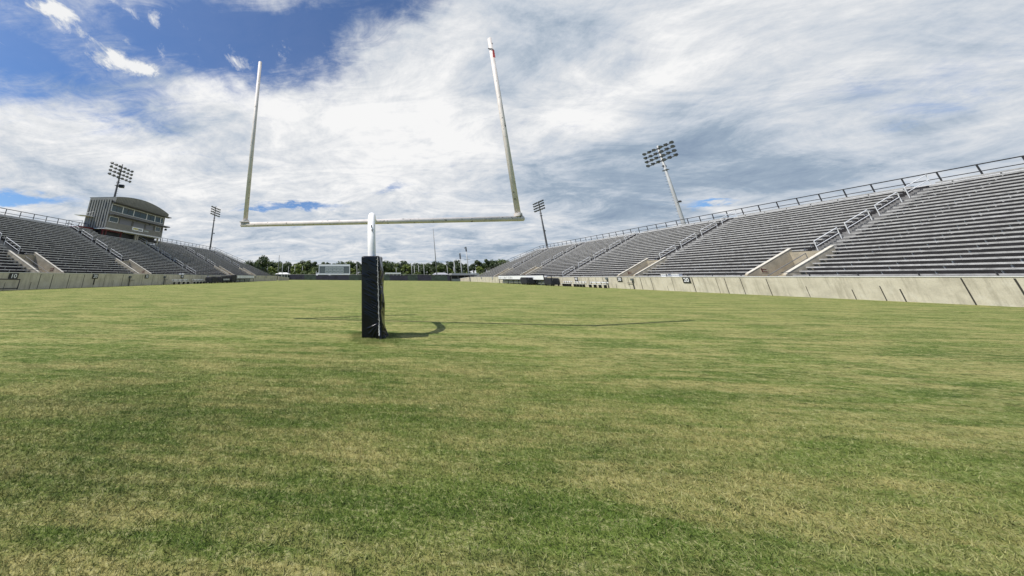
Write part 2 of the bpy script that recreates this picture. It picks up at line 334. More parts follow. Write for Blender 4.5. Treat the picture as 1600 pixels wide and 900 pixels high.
# ------------------------------------------------------------------ grandstands
NR, TREAD, RISE, D0, ZF = 26, .635, .33, 1.0, 1.32
def stand(side, XW, name_side, aisles, vents, yend0, yend1, ystart, hwall, lead):
    st = empty('grandstand', (side*abs(XW), 60, 0), lead, 'grandstand', 'grandstands')
    ox, oy = side*abs(XW), 60
    def X(d): return side*d                              # local x
    def yend(n): return yend0+(yend1-yend0)*(n/NR)-oy
    Y0 = ystart-oy
    VD = 5.0                                             # depth of the ramp openings
    def cuts(lst, a, b):
        segs = [(a, b)]
        for c0, c1 in lst:
            ns = []
            for s0, s1 in segs:
                if c1 <= s0 or c0 >= s1: ns.append((s0, s1)); continue
                if c0-s0 > .3: ns.append((s0, c0))
                if s1-c1 > .3: ns.append((c1, s1))
            segs = ns
        return segs
    vlist = [(v-1.45-oy, v+1.45-oy) for v in vents]
    alist = [(a-.62-oy, a+.62-oy) for a in aisles]
    deck = MB(); bench_segs = []; PBX = (51.0-oy, 67.6-oy) if side < 0 else None; stp = {}
    for n in range(NR):
        d = D0+TREAD*n; z = ZF+RISE*n
        inv = (d < VD)
        hole = [PBX] if (PBX and n >= 23) else []
        for a, b in cuts((vlist if inv else [])+hole, Y0, yend(n)):
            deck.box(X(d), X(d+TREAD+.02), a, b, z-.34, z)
        # half steps up the aisles
        for a, b in alist:
            if b < yend(n) and not (inv and any(v0 < a < v1 for v0, v1 in vlist)) and not (hole and PBX[0] < a < PBX[1]): stp.setdefault(a, MB()).box(X(d+.01), X(d+TREAD), a+.05, b-.05, z+.002, z+.02)
            if n > 0 and b < yend(n) and not (inv and any(v0 < a < v1 for v0, v1 in vlist)):
                stp.setdefault(a, MB()).box(X(d-.28), X(d-.002), a+.05, b-.05, z-RISE+.021, z-RISE/2)
                stp.setdefault(a, MB()).box(X(d-.02), X(d-.0015), a+.05, b-.05, z-RISE/2+.001, z)
        for a, b in cuts(alist+(vlist if inv else [])+hole, Y0, yend(n)):
            bench_segs.append((a, b, d, z))
    # walkway behind the wall
    for a, b in cuts(vlist, Y0, yend(0)): deck.box(X(.13), X(D0+.002), a, b, ZF-.36, ZF-.30)
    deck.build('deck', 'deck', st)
    for q_ in stp.values(): q_.build('aisle_steps', 'step', st)
    # plum fascia of the first step
    fa = MB()
    for a, b in cuts(vlist, Y0, yend(0)): fa.box(X(D0-.03), X(D0-.004), a, b, ZF-.29, ZF+.30)
    fa.build('fascia', 'plum', st)
    # benches : the largest in view are parts of their own
    def bench(mb, seg):
        a, b, d, z = seg
        mb.box(X(d+.10), X(d+.40), a+.02, b-.02, z+.36, z+.43)
        mb.box(X(d+.085), X(d+.10), a+.02, b-.02, z+.325, z+.435)
        y = a+.5
        while y < b-.2:
            mb.box(X(d+.2), X(d+.26), y, y+.05, z, z+.36); y += 2.1
    def size(seg):
        a, b, d, z = seg; ymid = max((a+b)/2+oy, 12); vis = max(0, min(b+oy, 130)-max(a+oy, 20))
        return vis/ymid**2
    bench_segs.sort(key=size, reverse=True)
    for seg in bench_segs[:96]:
        mb = MB(); bench(mb, seg); mb.build('bench', 'bench', st)
    mb = MB()
    for seg in bench_segs[96:]: bench(mb, seg)
    tag(mb.build('far_benches', 'bench', st), kind='stuff')
    # aisle handrails: short inverted loops with a gap between them
    for a in aisles:
        vent = any(abs(a-v) < 2 for v in vents)
        n0 = 7 if vent else 0; n = n0
        while n+4 <= NR and a-oy < yend(n+4)-.5:
            hr = MB(); y = a-oy
            def pt(k, h): return (X(D0+TREAD*(k+.4)), y, ZF+RISE*(k+.4)+h)
            k0, k1 = n+.2, n+3.9
            hr.tube([pt(k0, -.1), pt(k0, .93), pt(k1, .93), pt(k1, -.1)], .034, 6)
            hr.tube([pt(k0, .45), pt(k1, .45)], .028, 6)
            hr.build('handrail', 'rail', st); n += 5
    # ramp openings through the lower rows
    for v in vents:
        vo = empty('ramp_opening', (0, v-oy, 0)); vo.parent = st
        b = MB()
        zt = lambda d: ZF+(RISE/TREAD)*(d-D0)+.66
        for y0, y1 in ((-1.45, -1.25), (1.25, 1.45)):
            b.prism([(X(.6), .55), (X(.6), zt(.75)-.12), (X(.75), zt(.75)), (X(VD+.25), zt(VD+.25)), (X(VD+.25), .55)], y0, y1)
        b.prism([(X(VD), .2), (X(VD), ZF+RISE*6.3+.45), (X(VD+.22), ZF+RISE*6.3+.45), (X(VD+.22), .2)], -1.249, 1.249)
        b.build('parapet', 'ramp_concrete', vo)
        c = MB(); c.box(X(.5), X(1.9), -1.249, 1.249, .7, 1.05)
        for k in range(6): c.box(X(1.9+.42*k), X(1.9+.42*(k+1)), -1.249, 1.249, .7, 1.05+.17*(k+1))
        c.box(X(.5), X(.62), -1.249, 1.249, .7, ZF+.22)
        c.build('steps', 'ramp_concrete', vo)
        for y0, y1 in ((-1.47, -1.23), (1.23, 1.47)):
            cp = MB(); cp.prism([(X(.75), zt(.75)+.002), (X(.75), zt(.75)+.035), (X(VD+.27), zt(VD+.27)+.035), (X(VD+.27), zt(VD+.27)+.002)], y0, y1)
            cp.build('coping', 'coping', vo)
        h = MB(); hp = lambda d, e: (X(d), 0.0, zt(d)-.35+e)
        h.tube([hp(.9, -.95), hp(.9, .1), hp(VD-.3, .1), hp(VD-.3, -.9)], .028, 6); h.tube([hp(.9, -.3), hp(VD-.3, -.3)], .022, 6)
        h.build('handrail', 'grey_rail', vo)
        sg = MB(); sg.box(X(1.9), X(2.5), 1.235, 1.2495, 1.95, 2.45); sg.cur = 1
        sg.box(X(1.98), X(2.42), 1.225, 1.235, 2.22, 2.28); sg.box(X(1.98), X(2.42), 1.225, 1.235, 2.02, 2.08); sg.box(X(1.98), X(2.06), 1.225, 1.234, 2.02, 2.38)
        sg.build('section_sign', ['ramp_concrete', 'red_steel'], vo)
    # back rail, kerb and the slanted end rail
    dk = D0+TREAD*NR; zk = ZF+RISE*NR
    br = MB(); ykink = yend1-oy
    br.box(X(dk), X(dk+1.1), Y0, ykink, zk-.35, zk-.02)
    br.build('rear_walkway', 'deck', st)
    kb = MB(); kb.box(X(dk+1.1), X(dk+1.22), Y0, ykink, zk-.35, zk+.24); kb.build('kerb', 'trim', st)
    rl = MB(); xr = X(dk+1.16)
    rl.tube([(xr, Y0, zk+1.27), (xr, ykink, zk+1.27)], .050, 6); rl.tube([(xr, Y0, zk+.66), (xr, ykink, zk+.66)], .038, 6)
    y = ykink
    while y > Y0: rl.tube([(xr, y, zk+.2), (xr, y, zk+1.27)], .055, 6); y -= 1.9
    rl.build('rear_rail', 'dark_rail', st)
    er = MB(); q0 = Vector((xr, ykink, zk)); q1 = Vector((X(D0), yend0-oy+.1, ZF))
    for h in (1.15, .6): er.tube([q0+Vector((0, 0, h+.1)), q1+Vector((0, 0, h))], .050, 6)
    for k in range(12):
        q = q0.lerp(q1, k/11); er.tube([q+Vector((0, 0, -.2)), q+Vector((0, 0, 1.15+.1*(1-k/11)))], .038, 6)
    er.build('end_rail', 'dark_rail', st)
    # low front rail standing on the wall
    fr = MB()
    for a, b in cuts(vlist, Y0, yend(0)):
        fr.tube([(X(.3), a, hwall+.34), (X(.3), b, hwall+.34)], .026, 6)
        y = a
        while y < b: fr.tube([(X(.3), y, ZF-.3), (X(.3), y, hwall+.34)], .035, 6); y += 2.45
    fr.build('front_rail', 'dark_rail', st)
    # raker beams and columns that carry the deck
    for k, yy in enumerate(range(int(ystart)+2, 112, 8)):
        f = MB(); y = yy-oy; nmax = NR if y < ykink-1 else int(NR*max(0, (yend0-oy-y))/(yend0-yend1))-1
        if nmax < 4: continue
        de = D0+TREAD*nmax; ze = ZF+RISE*nmax
        f.prism([(X(D0), 0), (X(D0), ZF-.36), (X(de), ze-.72), (X(de), ze-1.5), (X(D0+1.5), .1), (X(D0+1.5), 0)], y, y+.35)
        for dc in (6, 11.5, 17):
            if dc < de: f.box(X(dc), X(dc+.4), y, y+.35, 0, ZF+RISE*(dc-D0)/TREAD-1.0)
        f.build('raker_frame', 'concrete', st)
    return st

aL = [17, 31.9, 46.8, 61.7, 77.2, 92.3]; aR = [15.5, 30.6, 45.7, 61, 76, 91]
stand(-1, XL, 'left', aL, [31.9, 46.5, 77.2, 92.3], 112, 99, 6, 1.72, 'grandstand with the press box over its top rows')
stand(1, XR, 'right', aR, [30.6, 45.7, 76, 91], 111, 99, 3, 1.60, 'grandstand without a press box, two pale light poles rising behind it')

# front walls
def front_wall(XW, side, h, y0, y1, label):
    o = empty('concrete_wall', (XW, 60, 0), label, 'wall', 'field walls under the grandstands')
    b = MB(); b.box(-.0, side*.25, y0-60, y1-60, -.3, h); b.build('wall_panel', 'wall_concrete', o)
    cp = MB(); cp.box(-side*.03, side*.28, y0-60, y1-60, h+.002, h+.06); cp.build('coping', 'trim', o)
    j = MB(); rnd = random.Random(3 if side > 0 else 5); y = y0+1
    while y < y1:
        full = rnd.random() < .55; hh = h*(rnd.uniform(.9, .97) if full else rnd.uniform(.35, .62)); ww = rnd.uniform(.025, .075)*(1 if full else .8)
        z0 = 0
        j.prism([(-side*.006, z0), (-side*.006, hh), (side*.02, hh), (side*.02, z0)], y-60-ww/2, y-60+ww/2)
        y += rnd.choice((.75, 1.3, 1.5, 1.9, 2.3))
    j.build('joint', 'joint', o)
    return o
front_wall(XL, -1, 1.70, 4, 113, 'grey concrete wall on the press box side of the field')
front_wall(XR, 1, 1.56, 1, 112, 'sunlit beige concrete wall on the side without a press box')
wr = MB(); wr.tube([(0, 0, .1), (0, 0, 1.0), (4.0, -3.5, .8), (4.0, -3.5, .0)], .03, 6)
# yard number boards on the walls
nums = [10, 20, 30, 40, 50, 40, 30, 20, 10]
for side in (-1, 1):
    for i, nb in enumerate(nums):
        if side == 1 and i == 0: continue
        Y = 27.75+9.144*i; XW = XL if side < 0 else XR; h = 1.70 if side < 0 else 1.56
        if Y > 102: continue
        where = 'wall under the press box stand' if side < 0 else 'wall opposite the press box'
        half = 'nearer' if i < 5 else 'farther'
        lab = 'black board with white %d on the %s' % (nb, where) if nb == 50 else '%s black board with white %d on the %s' % (half, nb, where)
        s = empty('yard_marker', (XW-side*.02 if False else XW, Y, h-.33), lab, 'sign', 'black yard number boards on the field walls')
        b = MB(); b.box(-side*.06, -side*.012, -.40, .40, -.30, .30); b.build('board', 'sign_black', s, bevel=.006)
        text_mesh(str(nb), .56, 'sign_white', s, (-side*.062, 0, 0), (R(90), 0, R(90 if side < 0 else -90)), 'number', .004, 1.0)
        if side < 0 and i in (1, 3): 
            p = MB(); p.box(-side*.05, -side*.012, -.07, .07, -1.05, -.302); p.build('post', 'joint', s)

# ------------------------------------------------------------------ press box
def press_box():
    Lc, z0, z1 = 15.4, 0., 5.75
    pb = empty('press_box', (-52, 51.6, 10.45), 'two storey metal press box with a curved roof above the top rows', 'press box')
    DP = 4.8
    def arch(y): t = max(0, min(1, y/Lc)); return z1+.15+1.35*math.sin(math.pi*min(1, t*.93+.07))**.85
    # walls
    wl = MB()
    ribs = lambda a, b: [a+.16*i for i in range(int((b-a)/.16))]
    # side facing the camera (y=0), far side, back
    wl.cur = 1; wl.box(-DP, 0, 0, .12, z0, z1); wl.cur = 0; wl.box(-DP, 0, Lc-.12, Lc, z0, z1); wl.box(-DP, -DP+.12, .12, Lc-.12, z0, z1)  # ribbed side coloured darker, so the recesses between ribs look shaded
    wl.build('wall', ['siding', 'siding_dark'], pb)
    rb = MB(); x = -DP+.08
    while x < -.05: rb.box(x, x+.28, -.10, -.002, z0+.05, z1-.02); x += .56
    rb.build('corrugation', 'siding', pb)
    # front wall bands around two window rows
    fr = MB(); fr.box(-.14, 0, .121, Lc-.121, 0, 1.35); fr.box(-.14, 0, .121, Lc-.121, 2.45, 3.42); fr.box(-.14, 0, .121, Lc-.121, 4.98, z1)
    fr.build('front_wall', 'siding', pb)
    r2 = MB(); y = .25
    while y < Lc-.2: r2.box(.002, .04, y, y+.08, .12, 1.30); r2.box(.002, .035, y, y+.08, 2.95, 3.38); y += .26
    r2.build('corrugation', 'siding', pb)
    tr = MB(); tr.box(-DP-.03, .07, -.06, Lc+.06, -.16, -.002); tr.box(.002, .075, 0, Lc, .0, .10); tr.build('floor_edge', 'trim', pb)
    cn = MB(); cn.box(-.1, .06, -.06, -.046, 0, z1); cn.box(-.1, .06, Lc+.002, Lc+.2, -.9, z1+.2); cn.build('corner_trim', 'siding', pb)
    # upper windows
    bk = MB(); bk.box(-2.5, -2.4, .13, Lc-.13, .0, z1); bk.build('interior_wall', 'siding_dark', pb)
    us = [.25, 3.0, 5.9, 9.7, 12.3, 14.2, 15.15]
    for a, b in zip(us[:-1], us[1:]):
        wn = empty('window', (0, 0, 0)); wn.parent = pb
        f = MB()
        f.box(-.1, .05, a, b, 3.42, 3.52); f.box(-.1, .05, a, b, 4.86, 4.96); f.box(-.1, .05, a, a+.13, 3.521, 4.859); f.box(-.1, .045, b-.08, b-.002, 3.521, 4.859)
        f.build('frame', 'trim', wn)
        p = MB(); p.box(-.06, -.04, a+.131, b-.081, 3.521, 4.62); p.build('pane', 'glass', wn)
        t = MB(); t.box(-.09, -.03, a+.131, b-.081, 4.621, 4.859); t.build('header', 'siding_dark', wn)
        if b-a > 2.3:
            q = MB(); q.box(-.055, .0, (a+b)/2-.03, (a+b)/2+.03, 3.521, 4.62); q.build('mullion', 'siding_dark', wn)
    # lower storey: windows at both ends, three roller shutters
    for a, b in ((.35, 2.5), (13.0, 14.7)):
        wn = empty('window', (0, 0, 0)); wn.parent = pb
        f = MB(); f.box(-.1, .05, a, b, 1.351, 1.43); f.box(-.1, .05, a, b, 2.37, 2.449); f.box(-.1, .05, a, a+.1, 1.431, 2.369); f.box(-.1, .05, b-.1, b, 1.431, 2.369)
        f.build('frame', 'trim', wn); p = MB(); p.box(-.06, -.04, a+.101, b-.101, 1.431, 2.369); p.build('pane', 'glass', wn)
    for a, b in ((2.95, 6.0), (6.5, 9.7), (10.1, 12.4)):
        s = MB(); z = 1.351
        while z < 2.44: s.box(-.07, -.04, a, b, z, z+.085); s.box(-.06, -.045, a, b, z+.085, z+.1); z += .1
        s.build('shutter', 'shutter', pb)
    ps = MB()
    for a, b in ((.121, .35), (2.5, 2.95), (6.0, 6.5), (9.7, 10.1), (12.4, 13.0), (14.7, Lc-.121)): ps.box(-.14, -.001, a, b, 1.351, 2.449)
    ps.build('pier', 'siding_dark', pb)
    # canopies
    c = MB(); c.prism([(.001, 2.62), (1.15, 2.72), (1.15, 2.86), (.001, 2.94)], -.0, Lc+1.1); c.build('canopy', 'siding_dark', pb)
    c = MB(); c.box(1.152, 1.18, -.02, Lc+1.12, 2.70, 2.90); c.build('canopy_edge', 'grey_rail', pb)
    c = MB(); c.prism([(.001, 5.10), (1.0, 5.16), (1.0, 5.30), (.001, 5.55)], 0, Lc+1.3); c.build('canopy', 'siding_dark', pb)
    # curved roof: fascia and barrel
    N = 28; rf = MB(); ysn = [Lc*i/N for i in range(N+1)]
    for x0, x1 in ((1.02, -DP-.2),):
        vs = []; 
        for y in ysn: vs += [(x0, y, arch(y)), (x1, y, arch(y)+.02), (x0, y, arch(y)-.14), (x1, y, arch(y)-.12)]
        fs = []
        for i in range(N):
            a, b = i*4, (i+1)*4
            fs += [(a, b, b+1, a+1), (a+2, a+3, b+3, b+2), (a, a+2, b+2, b), (a+1, b+1, b+3, a+3)]
        fs += [(0, 1, 3, 2), (N*4, N*4+2, N*4+3, N*4+1)]
        rf.add(vs, fs)
    rf.build('roof', 'roofing', pb)
    gb = MB()
    for i in range(N):
        a, b = ysn[i], ysn[i+1]
        gb.add([(.02, a, 5.2), (.02, b, 5.2), (.02, b, arch(b)-.13), (.02, a, arch(a)-.13), (.9, a, 5.36), (.9, b, 5.36), (.98, b, arch(b)-.15), (.98, a, arch(a)-.15)],
               [(4, 5, 6, 7), (0, 3, 2, 1), (0, 1, 5, 4)])
    gb.add([(.02, 0, 5.2), (.9, 0, 5.36), (.98, 0, arch(0)-.15), (.02, 0, arch(0)-.13)], [(0, 1, 2, 3)])
    gb.cur = 1; y = .2
    while y < Lc: gb.box(.96, 1.02, y, y+.07, 5.4, max(5.45, arch(y)-.16)); y += .36
    gb.build('fascia', ['siding', 'roofing'], pb)
    sd_ = MB()   # gables closing the roof void on both ends and back
    sd_.prism([(-DP, z1+.001), (-DP, arch(0)-.13), (0, arch(0)-.15), (0, z1+.001)], 0, .1); sd_.prism([(-DP, z1+.001), (-DP, arch(Lc)-.13), (0, arch(Lc)-.15), (0, z1+.001)], Lc-.1, Lc)
    sd_.build('gable', 'siding', pb)
    # side slits, door, awning, landing
    for z in (1.35, 4.0):
        wn = MB(); wn.box(-1.05, -.80, -.14, -.1005, z, z+1.15); wn.build('window', 'black', pb)
    d = MB(); d.box(-4.5, -3.55, -.08, -.046, .05, 2.15); d.build('door', 'shutter', pb)
    aw = MB(); aw.prism([(-5.6, 2.35), (-5.6, 2.45), (-3.0, 2.3), (-3.0, 2.18)], -1.6, -.05); aw.tube([(-3.2, -.05, 3.3), (-4.6, -1.5, 2.4)], .035, 6); aw.build('awning', 'trim', pb)
    ld = MB(); ld.box(-5.8, -2.3, -2.6, -.07, -.42, -.05); ld.build('landing', 'red_steel', pb)
    lr = MB()
    for y in (-2.55, -1.5):
        lr.tube([(-5.7, y, 0), (-5.7, y, 1.1)], .04, 6); lr.tube([(-2.4, y, 0), (-2.4, y, 1.0)], .04, 6)
    lr.tube([(-5.7, -.1, 1.1), (-5.7, -2.55, 1.1), (-2.4, -2.55, 1.0), (-.2, -4.6, -.4)], .035, 6)
    lr.tube([(-5.7, -.1, .55), (-5.7, -2.55, .55), (-2.4, -2.55, .5)], .028, 6)
    lr.build('landing_rail', 'grey_rail', pb)
    # supports
    rs = MB()
    for y in (.3, 1.0, 4.6): rs.box(-.9, -.68, y, y+.2, -1.6, -.161)
    rs.box(-.95, -.62, .2, 4.9, -.42, -.162); rs.build('steel_support', 'red_steel', pb)
    cs = MB()
    for y in (8.2, 8.75, 15.0): cs.box(-.7, -.4, y, y+.28, -1.9, -.161)
    cs.build('concrete_support', 'concrete', pb)
    dk = MB(); dk.box(-DP, -1.3, .3, Lc-.3, -1.5, -.17); dk.build('shade_block', 'black', pb)  # solid black block put in for the shade beneath the press box
    bc = MB()
    for y in (.4, 5, 10, 14.7): bc.box(-DP, -DP+.3, y, y+.3, -10.4, -.161); bc.box(-2.6, -2.3, y, y+.3, -1.5, -.161)
    bc.build('column', 'grey_rail', pb)
    # banner with a yellow and a black word, small plate beside it
    bn = MB(); bn.box(.045, .075, 6.3, 9.4, .55, 1.28); bn.cur = 1
    for k in range(5): bn.box(.076, .082, 6.62+.27*k, 6.82+.27*k, .75+.04*(k % 2), 1.05+.05*(k % 3))
    bn.cur = 2
    for k in range(4): bn.box(.076, .082, 8.02+.27*k, 8.23+.27*k, .74+.03*(k % 2), 1.03)
    bn.build('banner', ['sign_white', 'yellow', 'sign_black'], pb)
    b2 = MB(); b2.box(.045, .07, 9.75, 11.1, .70, 1.02); b2.build('name_plate', 'panel_pale', pb)
    for y, z in ((7.1, 2.5), (10.9, 2.45)):
        l = MB(); l.box(.002, .22, y, y+.3, z, z+.2); l.build('wall_light', 'lamp_face', pb)
    sp = MB(); sp.box(.2, .6, Lc+.45, Lc+.85, 1.95, 2.35); sp.tube([(.4, Lc+.65, 2.35), (.4, Lc+.65, 2.66)], .03, 6); sp.build('loudspeaker', 'black', pb)
press_box()

# ------------------------------------------------------------------ light towers
def tower(x, y, label, pole_m, rad, ztop=27.9, yaw=0, speaker=False):
    t = empty('light_tower', (x, y, 0), label, 'light tower', 'floodlight towers behind the grandstands', rz=yaw)
    s = -1 if x > 0 else 1                                # lamps look towards the field
    p = MB(); p.tube([(0, 0, -.2), (0, 0, 9), (0, 0, 18), (0, 0, ztop)], [rad, rad*.85, rad*.68, rad*.42], 12); p.build('pole', pole_m, t, smooth=True)
    rn = MB()
    for k in range(26): rn.box(-.32*rad/.3, .32*rad/.3, rad*.72, rad*.72+.05, 10.5+k*.55, 10.53+k*.55)
    rn.build('climbing_rungs', 'pole_dark', t)
    rnd = random.Random(int(abs(x)*7+y))
    for i in range(4):
        z = 24.25+.9*i
        c = MB(); c.box(-.05, .05, -3.15, 3.15, z-.07, z+.07); c.box(-.2, .2, -.25, .25, z-.12, z+.12)
        c.build('crossarm', 'pole_dark', t)
        ys_ = [-2.95, -1.8, -.75, .75, 1.8, 2.95] if i % 2 else [-2.95, -1.75, -.6, .65, 1.8, 2.95]
        for yy in ys_:
            l = MB(); tilt = rnd.uniform(.5, .8); az = rnd.uniform(-.35, .35)
            d = Vector((s*math.cos(tilt)*math.cos(az), math.cos(tilt)*math.sin(az), -math.sin(tilt)))
            q = Vector((s*.12, yy, z+.14))
            l.tube([q-Vector((0, 0, .1)), q+Vector((0, 0, .05))], .04, 6)
            l.tube([q-d*.22, q-d*.12, q+d*.05, q+d*.26], [.10, .15, .24, .33], 10, caps=False); l.tube([q-d*.24, q-d*.215], [.09, .10], 10)
            l.cur = 1; l.tube([q+d*.24, q+d*.255], [.30, .30], 10)
            l.build('floodlight', ['lamp_body', 'lamp_face'], t)
    b = MB(); b.box(-.25, .25, -.5, .5, 22.2, 22.3); b.box(-.28, .28, -.12, .12, 22.9, 23.3); b.build('service_bracket', 'pole_dark', t)
    if speaker:
        sp = MB(); zz = speaker; k = .5 if zz > 20 else .22; yy = .9 if zz > 20 else (.75 if x < 0 else -.95); sp.tube([(0, 0, zz), (s*.3, yy, zz)], .05, 6); sp.add(*_tilted_box((s*.3, yy, zz), (k, k*.8, k*.7), .5)); sp.build('loudspeaker', 'black', t)
    return t
def _tilted_box(c, h, a):
    vs = [(c[0]+math.cos(a)*i*h[0]-math.sin(a)*j*h[1], c[1]+math.sin(a)*i*h[0]+math.cos(a)*j*h[1], c[2]+k*h[2]) for k in (-1, 1) for i, j in ((-1,-1),(1,-1),(1,1),(-1,1))]
    return vs, [(0,3,2,1),(4,5,6,7),(0,1,5,4),(1,2,6,5),(2,3,7,6),(3,0,4,7)]
tower(-61, 61.0, 'dark light tower rising behind the press box roof', 'pole_dark', .36, 27.8, speaker=22.4)
tower(-61, 105.2, 'slim dark light tower behind the far rows of the press box stand', 'pole_dark', .36, 27.9, speaker=17.3)
tower(59, 59.8, 'thick pale light tower, the larger of the two behind the stand without press box', 'pole_pale', .37, 27.6, speaker=15.5)
tower(59, 104.9, 'slim light tower behind the far end of the stand without press box', 'pole_dark', .36, 27.4, speaker=16.8)

# ------------------------------------------------------------------ far end: screen fence, scoreboard, poles, roofs
def on_line(x): return 133.5-(x/45.)*11.5                    # the end fence runs slightly askew
fe = empty('end_fence', (0, 133.5, 0), 'long fence with dark green and black mesh screens across the far end', 'fence')
edges = [-46, -41, -33, -27, -11, -4.5, 7, 14.5, 18.5, 24, 30, 40]
for i, (a, b) in enumerate(zip(edges[:-1], edges[1:])):
    ya, yb = on_line(a)-133.5, on_line(b)-133.5
    m_ = ['screen', 'screen_navy', 'screen', 'screen_navy', 'screen', 'screen', 'screen_navy', 'screen', 'screen_navy', 'screen', 'screen_navy'][i]
    hz = 2.25+(.12 if i % 3 else -.1)
    p = MB(); p.add([(a, ya, 0), (b, yb, 0), (b, yb, hz), (a, ya, hz), (a, ya+.03, 0), (b, yb+.03, 0), (b, yb+.03, hz), (a, ya+.03, hz)],
                    [(0,1,2,3),(7,6,5,4),(3,2,6,7),(0,3,7,4),(1,5,6,2)])
    p.build('mesh_screen', m_, fe)
ps = MB(); x = -46
while x < 40.5: ps.tube([(x, on_line(x)-133.5+.1, 0), (x, on_line(x)-133.5+.1, 2.55)], .05, 6); x += 3
ps.build('fence_posts', 'grey_rail', fe)
tp = MB(); tp.tube([(-46, on_line(-46)-133.5+.1, 2.5), (40, on_line(40)-133.5+.1, 2.5)], .045, 6); tp.build('top_rail', 'grey_rail', fe)

sb = empty('scoreboard', (-19.2, 147, 0), 'wide grey and white scoreboard standing above the far end fence', 'scoreboard')
b = MB(); b.box(-7.7, 7.7, 0, .6, 2.5, 7.3); b.build('cabinet', 'panel_grey', sb, bevel=.03)
f = MB(); f.box(-7.8, 7.8, -.1, -.002, 6.5, 7.4); f.box(-7.8, 7.8, -.1, -.002, 2.4, 3.05); f.box(-7.8, -7.5, -.1, -.002, 3.051, 6.499); f.box(7.5, 7.8, -.1, -.002, 3.051, 6.499); f.build('frame', 'sign_white', sb)
for r_ in range(2):
    for c_ in range(5):
        x = -4.6+1.88*c_; z = 3.35+1.55*r_
        q = MB(); q.box(x, x+1.66, -.06, -.004, z, z+1.35); q.build('score_panel', 'panel_pale', sb)
        d = MB()
        for k in range(3): d.box(x+.25+.42*k, x+.5+.42*k, -.075, -.061, z+.35, z+1.0)
        d.build('digit_cells', 'panel_grey', sb)
lg = MB()
for x in (-7, -3.5, 0, 3.5, 7): lg.box(x-.15, x+.15, .1, .4, 0, 2.5)
lg.build('leg', 'pole_dark', sb)

def slim_pole(px_x, y, h, r, m_, label, group=None, head=None, cat='pole', name='pole'):
    o = empty(name, (px_x, y, 0), label, cat, group)
    p = MB(); p.tube([(0, 0, 0), (0, 0, h*.5), (0, 0, h)], [r, r*.85, r*.6], 8); p.build('shaft', m_, o, smooth=True)
    if head == 'lamp':
        l = MB(); l.tube([(0, 0, h-.02), (0, 0, h+.2), (.5, -.2, h+.35)], .07, 6); l.box(.3, 1.1, -.4, 0, h+.3, h+.5); l.build('lamp_head', 'lamp_face', o)
    if head == 'cluster':
        l = MB()
        for k in range(5): l.box(-.32, .32, -.25, .25, h-2.6+k*.5, h-2.3+k*.5)
        l.build('lamp_cluster', 'lamp_body', o)
    if head == 'arms':
        l = MB(); l.box(-1.3, 1.3, -.08, .08, h*.62, h*.62+.14); l.build('crossarm', 'lamp_face', o)
        l = MB(); l.box(-.22, .22, -.2, .2, h-2, h+.1); l.box(-.8, -.5, -.15, .15, h-.6, h-.2); l.build('lamp_cluster', 'lamp_body', o)
    return o
slim_pole(26.9, 130.5, 22.2, .21, 'pole_mid', 'tall thin white flagpole at the far end of the grass', cat='flagpole', name='flagpole')
slim_pole(-41.5, 128, 10.6, .20, 'grey_rail', 'tall grey bare pole beside the far end of the press box stand')
slim_pole(-40.0, 129, 7.3, .17, 'pole_pale', 'shorter white pole right beside the tall grey bare pole')
slim_pole(-54.5, 150, 9.0, .20, 'pole_pale', 'pale pole in front of the big dark tree', head=None)
gl = 'street lamps on white poles behind the far fence'
for x, h in ((-47.6, 7.0), (-44.0, 7.3), (-39.6, 7.2), (-9.0, 8.6), (22.3, 7.6), (24.6, 7.6), (27.4, 8.0), (39.7, 7.6), (43.0, 6.8), (12.5, 6.2)):
    slim_pole(x, 165, h, .17, 'pole_pale', 'white street lamp standing before the trees behind the far fence', gl, 'lamp', 'street lamp', 'street_lamp')
slim_pole(20.0, 158, 8.9, .17, 'pole_pale', 'pale pole without a lamp left of the street lamps near the flagpole')
slim_pole(43.0, 140, 14.9, .30, 'pole_pale', 'tallest light pole before the far trees, with a crossarm', head='arms', cat='light pole', name='light_pole')
slim_pole(40.0, 140, 12.3, .26, 'pole_pale', 'light pole with a narrow lamp cluster beside the tallest one', head='cluster', cat='light pole', name='light_pole')
slim_pole(37.0, 140, 9.2, .25, 'pole_pale', 'shortest of the three light poles near the far stand end', head=None, cat='light pole', name='light_pole')

def shed(x0, x1, y, zb, zt, m_, label, name='shed', cat='building', depth=5, peaked=True):
    o = empty(name, ((x0+x1)/2, y, 0), label, cat); hw = (x1-x0)/2
    r_ = MB()
    if peaked: r_.add([(-hw, 0, zb), (hw, 0, zb), (hw, depth, zb), (-hw, depth, zb), (-hw*.6, depth/2, zt), (hw*.6, depth/2, zt)], [(0,1,5,4),(2,3,4,5),(1,2,5),(3,0,4),(3,2,1,0)])
    else: r_.box(-hw, hw, 0, depth, zb, zt)
    r_.build('roof', m_, o)
    wl = MB(); wl.box(-hw+.3, hw-.3, .4, depth-.4, .3, zb-.002); wl.build('wall', 'siding_dark', o)
    p = MB()
    for k in range(5):
        x = -hw+.15+(2*hw-.3)*k/4; p.tube([(x, .15, 0), (x, .15, zb)], .07, 6)
    p.build('post', 'trim', o)
    return o
shed(6.0, 13.6, 150, 3.0, 3.55, 'tent', 'white flat roofed shelter behind the fence, just past the goal post', peaked=False)
shed(-2.8, 3.0, 150, 2.5, 3.5, 'tent', 'white tent roof behind the fence between scoreboard and goal post', 'tent', 'tent')
shed(-48.0, -41.4, 143, 2.6, 3.4, 'tent', 'low white tent roof behind the fence near the bare poles', 'tent', 'tent')
shed(27.5, 34.5, 140, 2.6, 3.5, 'grey_roof', 'white peaked roof behind the flagpole')
